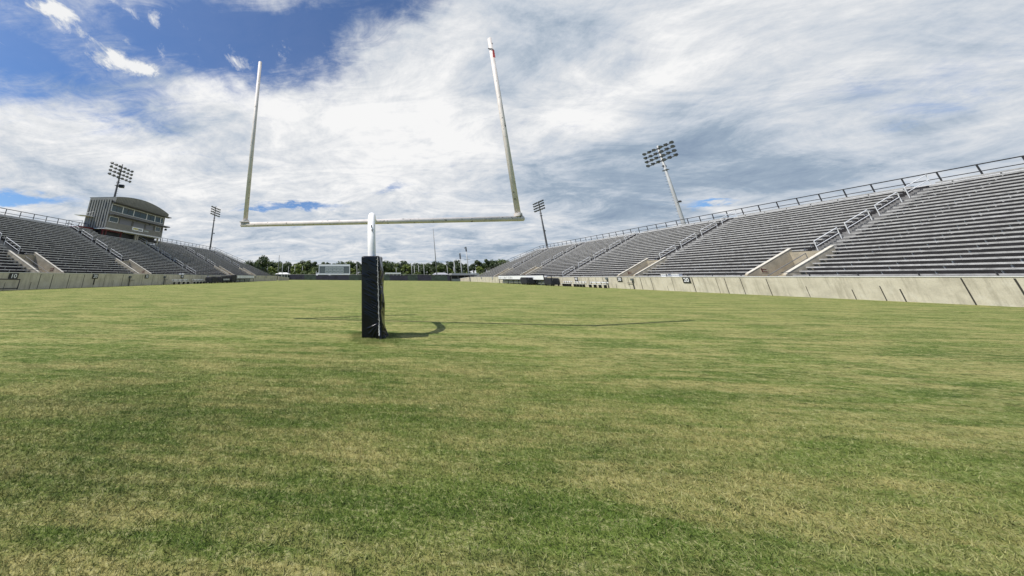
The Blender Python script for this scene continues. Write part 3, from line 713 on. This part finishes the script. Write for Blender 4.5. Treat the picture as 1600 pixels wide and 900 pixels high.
shed(33.8, 45.0, 133, 2.3, 3.1, 'grey_roof', 'long low grey roof between flagpole and the stand end', peaked=False)
du = empty('dugout', (34.2, 118.5, 0), 'low dark open shelter at the grass edge near the right stand end', 'shelter')
b = MB(); b.box(-4.6, 3.0, 0, 2.2, 2.15, 2.35); b.build('roof', 'grey_rail', du); b = MB(); b.box(-4.5, 2.9, 2.0, 2.15, 0, 2.149); b.build('wall', 'black', du)
b = MB()
for x in (-4.4, -1.9, .6, 2.8): b.tube([(x, .1, 0), (x, .1, 2.15)], .06, 6)
b.build('post', 'grey_rail', du); b = MB(); b.box(-4.3, 2.7, .1, .16, .0, .9); b.build('front_panel', 'panel_grey', du)
# short return walls closing the field behind each stand end
def return_wall(x, y, dx, dy, label, m_):
    o = empty('low_wall', (x, y, 0), label, 'wall'); L_ = math.hypot(dx, dy); a = math.atan2(dy, dx); o.rotation_euler[2] = a
    b = MB(); b.prism([(0, 0), (0, 1.5), (L_, 1.0), (L_, 0)], -.12, .12); b.build('wall_panel', m_, o)
    c = MB(); c.prism([(0, 1.502), (0, 1.57), (L_, 1.07), (L_, 1.002)], -.16, .16); c.build('coping', 'trim', o)
return_wall(-36.6, 113.4, 1.8, 8.5, 'sloping low concrete wall past the press box stand end', 'concrete')
return_wall(34.6, 112.3, -1.6, 7, 'sloping low concrete wall past the end of the other stand', 'concrete')

# ------------------------------------------------------------------ sideline equipment
def canopy(x, y0, y1, side, label, letters, h=1.9, mv='sign_white'):
    o = empty('bench_shelter', (x, (y0+y1)/2, 0), label, 'shelter'); hl = (y1-y0)/2; s = side
    f = MB(); 
    n = max(2, int(hl*2/2.6))
    for k in range(n+1):
        y = -hl+2*hl*k/n; f.tube([(0, y, 0), (0, y, h)], .07, 6); f.tube([(s*1.4, y, 0), (s*1.4, y, h*.93)], .06, 6); f.tube([(0, y, h), (s*1.4, y, h*.93)], .05, 6)
    f.tube([(0, -hl, h), (0, hl, h)], .07, 6); f.tube([(0, -hl, h*.52), (0, hl, h*.52)], .08, 6)
    f.build('frame', 'black', o)
    r_ = MB(); r_.prism([(-s*.05, h+.07), (-s*.05, h+.11), (s*1.5, h*.95+.06), (s*1.5, h*.95+.02)], -hl-.1, hl+.1); r_.build('roof', 'navy', o)
    v = MB(); v.box(-s*.11, -s*.075, -hl, hl, h*.56, h*.97); v.build('valance', mv, o)
    l = MB(); rnd = random.Random(int(y0)); y = -hl+.5
    while y < hl-.6:
        w_ = rnd.uniform(.10, .2)
        if letters(y, hl): l.box(-s*.118, -s*.112, y, y+w_, h*.62, h*rnd.uniform(.78, .92))
        y += rnd.uniform(.35, .8)
    l.build('lettering', 'sign_black', o)
    bk = MB(); bk.box(s*.9, s*1.0, -hl, hl, .1, h*.48); bk.build('back_panel', 'panel_pale', o)
    se = MB(); se.box(s*.4, s*.75, -hl+.1, hl-.1, .42, .48); 
    y = -hl+.4
    while y < hl: se.box(s*.5, s*.6, y, y+.08, 0, .42); y += 2
    se.build('seat', 'rail', o)
    return o
canopy(32.9, 61.5, 82.5, 1, 'long white fronted bench shelter before the wall without press box', lambda y, h: y > h-8)
canopy(-35.0, 73.5, 85.5, -1, 'black framed bench shelter below the press box stand', lambda y, h: int(y*1.7) % 2 == 0, 1.75, 'sign_white')
def cart(x, y, lx, ly, h, label, m_='tarp', board=None, name='equipment_cart', cat='cart'):
    o = empty(name, (x, y, 0), label, cat); b = MB()
    b.box(-lx/2, lx/2, -ly/2, ly/2, .22, h); b.build('body', m_, o, bevel=.08)
    t = MB(); t.box(-lx/2*.9, lx/2*.9, -ly/2*.9, ly/2*.9, h+.002, h+.14); t.build('lid', m_, o, bevel=.05)
    for sx_ in (-1, 1):
        for sy in (-1, 1):
            wv = MB(); cx_, cy = sx_*lx*.38, sy*ly*.36; wv.tube([(cx_-.06, cy, .18), (cx_+.06, cy, .18)], .18, 12); wv.build('wheel', 'black', o)
    h_ = MB(); h_.tube([(-lx*.3, -ly/2, h*.75), (-lx*.3, -ly/2-.3, h+.1), (lx*.3, -ly/2-.3, h+.1), (lx*.3, -ly/2, h*.75)], .035, 6); h_.build('handle', 'grey_rail', o)
    if board: 
        p = MB(); p.box(lx/2+.01, lx/2+.05, -ly/2, ly/2, .35, h*.82); p.cur = 1
        y_ = -ly/2+.2
        while y_ < ly/2-.2: p.box(lx/2+.051, lx/2+.056, y_, y_+.14, h*.45, h*.7); y_ += .3
        p.build('board', ['tarp', 'sign_white'], o)
    return o
cart(-34.9, 62.2, 1.6, 1.9, 1.25, 'square black covered equipment cart below the press box stand')
cart(-34.7, 67.0, 1.6, 3.2, 1.35, 'long black cart with pale lettering beside the black framed shelter', board=True)
cart(-34.8, 71.2, 1.7, 2.6, 1.65, 'tall dark tarp covered cart at the near end of the framed shelter')
cart(32.3, 66.6, 1.8, 2.6, 1.35, 'dark covered cart standing in front of the white fronted shelter')
cart(32.6, 58.6, 1.6, 2.2, 1.25, 'dark cart at the near end of the white fronted shelter')
def team_bench(x, y0, y1, s, label, h=.45):
    o = empty('team_bench', (x, (y0+y1)/2, 0), label, 'bench', 'team benches along the field walls'); hl = (y1-y0)/2
    b = MB(); b.box(-.2, .2, -hl, hl, h, h+.06); b.build('seat', 'rail', o)
    k = MB(); k.box(-s*-.28-.02, -s*-.28+.02, -hl, hl, h+.25, h+.42); k.build('backrest', 'rail', o)
    y = -hl+.3
    while y < hl:
        l = MB(); l.box(-.2, .2, y, y+.06, 0, h); l.box(-s*-.26-.03, -s*-.26+.03, y, y+.06, h, h+.42); l.build('leg', 'dark_rail', o); y += (2*hl-.66)/3
team_bench(-35.3, 50.5, 55.2, -1, 'aluminium team bench before the press box side wall, nearer of two')
team_bench(-35.3, 56.6, 60.6, -1, 'aluminium team bench beside the square black cart')
team_bench(33.5, 46.9, 50.6, 1, 'aluminium team bench nearest the camera on the sunny wall')
team_bench(33.5, 51.4, 54.2, 1, 'aluminium team bench on the sunny wall, between two others')
team_bench(33.5, 54.8, 57.2, 1, 'aluminium team bench on the sunny wall, close to the dark cart')
# small white boxes on the first rows
def boxlet(x, y, z, ly, label):
    o = empty('white_box', (x, y, z), label, 'box', 'white boxes on the front rows'); b = MB(); b.box(-.2, .2, -ly, ly, 0, .32); b.build('body', 'sign_white', o, bevel=.02)
    b = MB(); b.box(-.22, .22, -ly-.02, ly+.02, .322, .37); b.build('lid', 'trim', o)
boxlet(XL-.62, 55.9, 1.66, .5, 'small white box on the front row of the press box stand')
boxlet(XR+.62, 39.8, 1.56, .45, 'white box on the front row, left one of a pair above number 20')
boxlet(XR+.62, 38.5, 1.56, .45, 'white box on the front row, right one of a pair above number 20')
boxlet(XR+.62, 65.5, 1.56, .6, 'white box on the front row above the white fronted shelter')
# steel barrier before the near left wall
bo = empty('steel_barrier', (XL+.9, 25.4, 0), 'dark tubular steel barrier in front of the wall under number 10', 'barrier')
b = MB()
b.tube([(0, -3.2, .08), (0, -3.2, 1.22), (0, 2.35, 1.05), (0, 2.35, .08)], .05, 8); b.build('frame', 'dark_rail', bo)
b = MB(); b.tube([(0, -3.2, .2), (0, 2.35, .2)], .045, 8); b.build('lower_rail', 'dark_rail', bo)
for y in (-1.3, .6): b = MB(); b.tube([(0, y, .05), (0, y, 1.12-.1*(y > 0))], .055, 8); b.build('post', 'dark_rail', bo)
# small control posts fixed on the walls
def wall_post(x, y, s, h, label):
    o = empty('utility_post', (x, y, 0), label, 'post'); b = MB(); b.tube([(0, 0, 0), (0, 0, h)], .05, 8); b.build('shaft', 'dark_rail', o)
    b = MB(); b.box(-.1, .1, -.16, .16, h, h+.28); b.build('box', 'panel_grey', o)
    b = MB(); b.tube([(0, 0, h*.72), (0, .9, h*.72)], .03, 6); b.build('pipe', 'dark_rail', o)
wall_post(XR-.12, 48.3, 1, 1.2, 'grey utility box on a post by the sunny wall, left of number 30')
wall_post(XR-.12, 43.9, 1, 1.1, 'grey utility box on a post by the sunny wall, right of number 30')
wall_post(XL+.12, 42.6, -1, 1.15, 'grey utility box on a post at the press box side wall, left of number 30')
wall_post(XL+.12, 50.2, -1, 1.15, 'grey utility box on a post behind the nearer press box side bench')

# ------------------------------------------------------------------ trees
def crown_mesh(name, h, r, seed, n, leaf, mt, low=.25, lobes=9):
    rnd = random.Random(seed); mb = MB(); lb = []
    for _ in range(lobes):
        a = rnd.uniform(0, 2*math.pi); rr = r*rnd.uniform(.15, .72); z = h*rnd.uniform(low+.15, .88)
        lb.append((Vector((rr*math.cos(a), rr*math.sin(a), z)), r*rnd.uniform(.30, .55)*(1.1-.45*z/h), rnd.uniform(.6, .95)))
    lb.append((Vector((0, 0, h*.86)), r*.4, .8))
    for c, q, fl in lb:
        for _ in range(int(n/len(lb))):
            d = Vector((rnd.gauss(0, 1), rnd.gauss(0, 1), rnd.gauss(0, 1))).normalized()
            p = c+Vector((d.x*q, d.y*q, d.z*q*fl))*rnd.uniform(.55, 1.12)
            s = leaf*rnd.uniform(.5, 1.3); nrm = (d+Vector((rnd.uniform(-.8, .8), rnd.uniform(-.8, .8), rnd.uniform(-.3, .9)))).normalized()
            u = nrm.orthogonal().normalized(); v = nrm.cross(u); a = rnd.uniform(0, 6.28); u, v = u*math.cos(a)+v*math.sin(a), v*math.cos(a)-u*math.sin(a)
            mb.quad(p-u*s-v*s*.5, p+u*s*.3-v*s*.7, p+u*s, p+u*s*.2+v*s*.75, p-u*s*.7+v*s*.4)
    me = bpy.data.meshes.new(name); me.from_pydata(mb.v, [], mb.f); me.materials.append(M[mt]); return me, lb
def trunk_mesh(h, r, seed, lb, mt):
    rnd = random.Random(seed); mb = MB(); mb.tube([(0, 0, -.2), (.1, 0, h*.3), (-.1, .15, h*.6), (0, 0, h*.82)], [r, r*.8, r*.5, r*.2], 8)
    for c, q, fl in lb[:7]: mb.tube([(0, 0, h*.35), (c.x*.5, c.y*.5, (h*.35+c.z)/2+.2), tuple(c)], [r*.45, r*.3, r*.1], 6)
    me = bpy.data.meshes.new('trunk'); me.from_pydata(mb.v, [], mb.f); me.materials.append(M[mt]); return me
KIN = {}
for k, (h, r, n, leaf, mt, low, lobes) in {'broad': (10, 4.6, 1500, .42, 'leaf', .1, 12), 'dark': (10, 5.0, 1700, .40, 'leaf_dark', .05, 13), 'light': (9, 4.0, 1200, .42, 'leaf_light', .02, 10), 'pine': (11.5, 3.0, 900, .36, 'leaf_dark', .42, 9), 'bush': (4, 3.0, 800, .32, 'leaf', -.1, 8)}.items():
    KIN[k] = []
    for s in range(3):
        c, lb = crown_mesh('crown', h, r, 31*s+len(k), n, leaf, mt, low, lobes); KIN[k].append((c, trunk_mesh(h, .32 if k != 'bush' else .1, s, lb, 'bark' if k != 'pine' else 'bark_pale')))
LAB = {'broad': ('mid green leafy tree in the band behind the far fence', 'green trees behind the far fence'),
       'dark': ('dark green rounded tree in the band behind the far fence', 'dark trees behind the far fence'),
       'light': ('yellow green bushy tree at the front of the far tree band', 'light green trees behind the far fence'),
       'pine': ('dark pine poking above the band of trees', 'pines behind the far fence'),
       'bush': ('low green bush at the foot of the far trees', 'bushes below the far trees')}
def tree(kind, x, y, s, rnd, label=None, sz=None, group=True):
    c, t = KIN[kind][rnd.randrange(3)]
    nm = {'pine': 'pine_tree', 'bush': 'bush'}.get(kind, 'tree')
    o = empty(nm, (x, y, 0), label or LAB[kind][0], 'bush' if kind == 'bush' else 'tree', None if label else LAB[kind][1], rz=rnd.uniform(0, 6.28))
    o.scale = (s*rnd.uniform(.9, 1.15), s*rnd.uniform(.9, 1.15), sz or s)
    for me, n in ((c, 'crown'), (t, 'trunk')):
        ob = bpy.data.objects.new(n, me); col.objects.link(ob); ob.parent = o
    return o
rnd = random.Random(19)
x = -78
while x < 96:
    y = rnd.uniform(184, 200); k = rnd.choice(['dark', 'broad', 'dark', 'broad', 'pine'])
    tree(k, x, y, rnd.uniform(.95, 1.22)*(.92 if k == 'pine' else 1), rnd); x += rnd.uniform(2.9, 4.6)
x = -70
while x < 86:
    y = rnd.uniform(168, 178); k = rnd.choice(['broad', 'light', 'broad', 'dark', 'light'])
    tree(k, x, y, rnd.uniform(.68, .98), rnd); x += rnd.uniform(4.4, 7.2)
x = -66
while x < 70:
    tree('bush', x, rnd.uniform(158, 163), rnd.uniform(.8, 1.15), rnd); x += rnd.uniform(4.5, 8)
tree('dark', -53.5, 140, 1.08, rnd, 'big dark tree rising behind the far end of the press box stand', 1.12)
tree('dark', -60.5, 141, .9, rnd, 'dark tree half hidden by the slanted end of the press box stand')
tree('dark', 58.5, 152, .8, rnd, 'dark tree beside the top of the far stand end', .98)
tree('pine', 55.0, 150, .8, rnd, 'thin pine left of the dark tree by the far stand end', .93)
tree('dark', 65.0, 154, .8, rnd, 'dark tree behind the slanted end of the stand without press box', .9)

# ------------------------------------------------------------------ goal post
PHI = R(3.041)                                             # the goal is turned a little
gp = empty('goal_post', (0, 8.0, 0), 'white gooseneck football goal post with two tall uprights', 'goal post')
cb = Vector((.029, 1.894, 3.253)); ax = Vector((math.cos(PHI), -math.sin(PHI), 0)); nb = Vector((-math.sin(PHI)*-1, math.cos(PHI), 0))
p = MB(); p.tube([cb-ax*4.83, cb+ax*4.83], .086, 20); p.build('crossbar', 'old_paint', gp, smooth=True, bevel=0)
e = MB()
for s in (-1, 1): e.tube([cb+ax*s*4.831, cb+ax*s*4.855], [.086, .065], 20)
e.build('end_cap', 'old_paint', gp)
base = Vector((-.03, 0, 0)); tip = cb-nb*.09
pts = [base+Vector((0, 0, -.3)), base+Vector((0, 0, 1.2)), base+Vector((0, 0, 2.15))]
rad_ = 1.12; ctr = base+Vector((0, 0, 2.15))
dirh = Vector((tip.x-base.x, tip.y-base.y, 0)).normalized()
for k in range(1, 13):
    a = math.pi/2*k/12; pts.append(ctr+dirh*rad_*(1-math.cos(a))+Vector((0, 0, rad_*math.sin(a)*(3.275-2.15)/rad_)))
pts.append(Vector((tip.x, tip.y, 3.265)))
p = MB(); p.tube(pts, .108, 24); gn = p.build('gooseneck', 'white_paint', gp, smooth=True)
for bx_, bz_ in ((.0, 2.78), (.02, 2.66)):
    b = MB(); b.tube([(base.x+bx_, .12-.02, bz_), (base.x+bx_, -.125+.20*max(0, bz_-2.7), bz_)], .018, 8); b.build('bolt', 'pole_dark', gn)
pl = MB(); pl.tube([cb-nb*.19+Vector((0, 0, .01)), cb-nb*.06], [.125, .125], 20); pl.build('neck_collar', 'white_paint', gp)
UP = 7.207
for s, lean in ((-1, -.09), (1, .05)):
    q0 = cb+ax*(s*4.70)+Vector((0, 0, .05)); q1 = q0+Vector((0, 0, UP-.05))+ax*lean
    u = MB(); u.tube([q0, q0.lerp(q1, .5), q1], [.082, .078, .071], 18); uo = u.build('upright', 'old_paint', gp, smooth=True)
    k = MB(); k.tube([q0+Vector((0, 0, .02)), q0+Vector((0, 0, .12))], .122, 18); k.build('collar', 'old_paint', uo)
    if s == 1:
        rb = MB(); c0 = q0.lerp(q1, .93)
        for i in range(26):
            a0, a1 = i*.3, (i+1)*.3; z0, z1 = .3-i*.024, .3-(i+1)*.024
            f_ = lambda a, z, r_=.102: c0+Vector((math.cos(a)*r_, math.sin(a)*r_, z))
            rb.quad(f_(a0, z0), f_(a1, z1), f_(a1, z1-.05), f_(a0, z0-.05))
        rb.build('ribbon', 'black', uo)
        rb = MB(); rb.add([c0+Vector((-.03, -.100, -.46)), c0+Vector((.05, -.108, -.50)), c0+Vector((.05, -.10, -.15)), c0+Vector((0, -.10, -.12))]+[c0+Vector((-.03, -.090, -.46)), c0+Vector((.05, -.098, -.50)), c0+Vector((.05, -.09, -.15)), c0+Vector((0, -.09, -.12))],
               [(0,1,2,3),(7,6,5,4),(0,4,5,1),(1,5,6,2),(2,6,7,3),(3,7,4,0)]); rb.build('streamer', 'red', uo)
    else: 
        k2 = MB(); k2.box(q0.x-.16, q0.x+.16, q0.y-.12, q0.y+.12, q0.z+.02, q0.z+.06); k2.build('base_plate', 'old_paint', uo)
# padded wrap: rounded square sleeve with pulled creases and a laced seam
def pad():
    W, Dp, Hh, rc = .245, .235, 1.95, .045
    n_c = 14; per = []
    corners = [(W-rc, -Dp+rc, -90), (W-rc, Dp-rc, 0), (-W+rc, Dp-rc, 90), (-W+rc, -Dp+rc, 180)]
    # perimeter starts at the front face, running from left to right
    def front(k): return (-W+rc+(2*W-2*rc)*k/90., -Dp, 0., -1.)
    for k in range(90): per.append(front(k))
    for ci, (cx_, cy, a0) in enumerate(corners):
        for k in range(n_c): a = R(a0+90*k/n_c); per.append((cx_+rc*math.cos(a), cy+rc*math.sin(a), math.cos(a), math.sin(a)))
        if ci == 0: per += [(W, -Dp+rc+(2*Dp-2*rc)*k/60., 1., 0.) for k in range(60)]
        if ci == 1: per += [(W-rc-(2*W-2*rc)*k/20., Dp, 0., 1.) for k in range(20)]
        if ci == 2: per += [(-W, Dp-rc-(2*Dp-2*rc)*k/20., -1., 0.) for k in range(20)]
    rnd = random.Random(12); SX = W-.055                    # seam position on the front face
    cr = []
    for _ in range(34):                                     # creases falling towards the seam
        z = rnd.uniform(.55, 1.9); x0 = rnd.uniform(-W, SX-.16); x1 = min(SX-.01, x0+rnd.uniform(.10, .30)); sl = rnd.uniform(.35, .62)
        cr.append((x0, z, x1, z-(x1-x0)*sl, rnd.uniform(.0045, .008), rnd.uniform(.008, .016)))
    for a in (26, 44, 62):                      # fan of folds at the foot of the seam
        l = rnd.uniform(.30, .40); cr.append((SX-.05*math.cos(R(a)), .36-.05*math.sin(R(a)), SX-l*math.cos(R(a)), .36-l*math.sin(R(a)), .008, .022))
    cr.append((SX-.01, .80, SX-.15, .68, .006, .008))
    crr = [(0., rnd.uniform(.3, 1.8)) for _ in range(0)]
    rows = 190; vs = []; sides = []
    for _ in range(20):
        z = rnd.uniform(.1, 1.85); y0 = rnd.uniform(-Dp, -Dp+.18); l = rnd.uniform(.08, .25); sl = rnd.uniform(-1.6, 1.2)
        sides.append((y0, z, y0+l, z+l*sl, rnd.uniform(.008, .016), rnd.uniform(.008, .02)))
    def dseg(px, pz, s):
        ax_, az, bx, bz = s[:4]; dx, dz = bx-ax_, bz-az; t = max(0, min(1, ((px-ax_)*dx+(pz-az)*dz)/(dx*dx+dz*dz)))
        return math.hypot(px-ax_-t*dx, pz-az-t*dz), t
    for j in range(rows+1):
        z = Hh*j/rows
        for (x, y, nx, ny) in per:
            d = 0
            if ny < -.7 and x < SX+.02:
                for s in cr:
                    if abs(z-(s[1]+s[3])/2) < .36:
                        q, t = dseg(x, z, s)
                        if q < .05: d += s[5]*math.exp(-(q/s[4])**2)*max(0, math.sin(math.pi*(t*.84+.08)))**.6
                d += .006*math.sin(x*13+z*5)*math.sin(z*4.1)
            if nx > .6:
                for s in sides:
                    q, t = dseg(y, z, s)
                    if q < .05: d += s[5]*math.exp(-(q/s[4])**2)
                d += .012*math.sin(z*9+y*6)
            if ny < -.5: d -= .020*math.exp(-((x-SX)/.014)**2)         # the pulled seam
            fl = 1+.055*(1-z/Hh)                                        # slightly wider at the foot
            foot = max(0, 1-z/.28)
            if nx > .3 or x > SX: d += .09*foot**1.5*(.65+.35*math.sin(x*60+y*45))
            top = 1-.10*max(0, (z-(Hh-.04))/.04)**2
            vs.append(((x*fl*top+nx*d), (y*fl*top+ny*d), z-(.02*math.sin(x*31+y*17)*foot)))
    n = len(per); fs = [(j*n+i, j*n+(i+1) % n, (j+1)*n+(i+1) % n, (j+1)*n+i) for j in range(rows) for i in range(n)]
    fs.append(tuple(range(rows*n, rows*n+n)))
    mb = MB(); mb.add(vs, fs); po = mb.build('post_pad', 'vinyl', gp, loc=(-.02, -.07, 0), smooth=True, rot=R(-13))
    lc = MB(); pts_ = []
    for k in range(90):
        z = 1.90-k*.0205; pts_.append((SX+.005+.006*math.sin(k*1.9)+.004*math.sin(k*.37), -Dp*(1+.055*(1-z/Hh))-.006, z))
    lc.tube(pts_, [.0055+.003*(k % 7 == 0)+(.016*max(0, (k-76)/14)) for k in range(90)], 8); lc.build('lacing', 'lace', po, smooth=True)
    kn = MB()
    for k in range(13): 
        z = 1.85-k*.142; f_ = 1+.055*(1-z/Hh); kn.tube([(SX-.022, -Dp*f_-.004, z+.012), (SX+.006, -Dp*f_-.014, z), (SX+.03, -Dp*f_-.004, z-.014)], .0035, 6)
    kn.build('eyelet_loops', 'lace', po)
pad()

# ------------------------------------------------------------------ grass blades close to the camera
def grass():
    me = bpy.data.meshes.new('grass'); mb = MB(); st_ = .25
    vs = []; fs = []; dens = []; sc_ = []
    x0, x1, y0, y1 = -12, 13, .2, 10.2
    nx, ny = int((x1-x0)/st_), int((y1-y0)/st_)+1
    for j in range(ny+1):
        for i in range(nx+1):
            x, y = x0+i*st_, y0+j*st_; vs.append((x, y, .0)); d = math.hypot(x*.8, y)
            dens.append(7500*min(1, (3.6/max(d, .5))**1.6)*max(0, min(1, (9.2-d)/2.5))); sc_.append(max(.25, min(1, (9.8-d)/5)))
    for q_, (vx, vy, _) in enumerate(vs):
        if math.hypot(vx, vy-7.9) < .75: dens[q_] = 5200; sc_[q_] = 1.35
    for j in range(ny):
        for i in range(nx):
            a = j*(nx+1)+i; fs.append((a, a+1, a+nx+2, a+nx+1))
    me.from_pydata(vs, [], fs); at = me.attributes.new('dens', 'FLOAT', 'POINT'); at.data.foreach_set('value', dens); a2 = me.attributes.new('blade_size', 'FLOAT', 'POINT'); a2.data.foreach_set('value', sc_)
    o = bpy.data.objects.new('grass', me); col.objects.link(o); tag(o, 'short mown green and straw coloured grass of the field', 'grass', kind='stuff')
    ng = bpy.data.node_groups.new('grass', 'GeometryNodeTree'); ng.interface.new_socket('Geometry', in_out='INPUT', socket_type='NodeSocketGeometry'); ng.interface.new_socket('Geometry', in_out='OUTPUT', socket_type='NodeSocketGeometry')
    N = ng.nodes; Lk = ng.links
    gi, go = N.new('NodeGroupInput'), N.new('NodeGroupOutput')
    dp = N.new('GeometryNodeDistributePointsOnFaces'); na = N.new('GeometryNodeInputNamedAttribute'); na.data_type = 'FLOAT'; na.inputs[0].default_value = 'dens'
    Lk.new(gi.outputs[0], dp.inputs['Mesh']); Lk.new(na.outputs['Attribute'], dp.inputs['Density'])
    cn = N.new('GeometryNodeMeshCone'); cn.inputs['Vertices'].default_value = 3; cn.inputs['Radius Top'].default_value = .0004; cn.inputs['Radius Bottom'].default_value = .0021; cn.inputs['Depth'].default_value = .030
    cn.fill_type = 'NONE'
    sm = N.new('GeometryNodeSetMaterial'); sm.inputs['Material'].default_value = M['blade']; Lk.new(cn.outputs[0], sm.inputs[0])
    ip = N.new('GeometryNodeInstanceOnPoints'); Lk.new(dp.outputs['Points'], ip.inputs['Points']); Lk.new(sm.outputs[0], ip.inputs['Instance'])
    rv = N.new('FunctionNodeRandomValue'); rv.data_type = 'FLOAT_VECTOR'; rv.inputs[0].default_value = (-1.15, -1.15, 0); rv.inputs[1].default_value = (1.15, 1.15, 6.28)
    Lk.new(rv.outputs[0], ip.inputs['Rotation'])
    rs = N.new('FunctionNodeRandomValue'); rs.data_type = 'FLOAT'; rs.inputs[2].default_value = .45; rs.inputs[3].default_value = 1.25; nb_ = N.new('GeometryNodeInputNamedAttribute'); nb_.data_type = 'FLOAT'; nb_.inputs[0].default_value = 'blade_size'; mu = N.new('ShaderNodeMath'); mu.operation = 'MULTIPLY'; Lk.new(rs.outputs[1], mu.inputs[0]); Lk.new(nb_.outputs['Attribute'], mu.inputs[1]); Lk.new(mu.outputs[0], ip.inputs['Scale'])
    Lk.new(ip.outputs[0], go.inputs[0])
    jn = None
    md = o.modifiers.new('grass', 'NODES'); md.node_group = ng
grass()
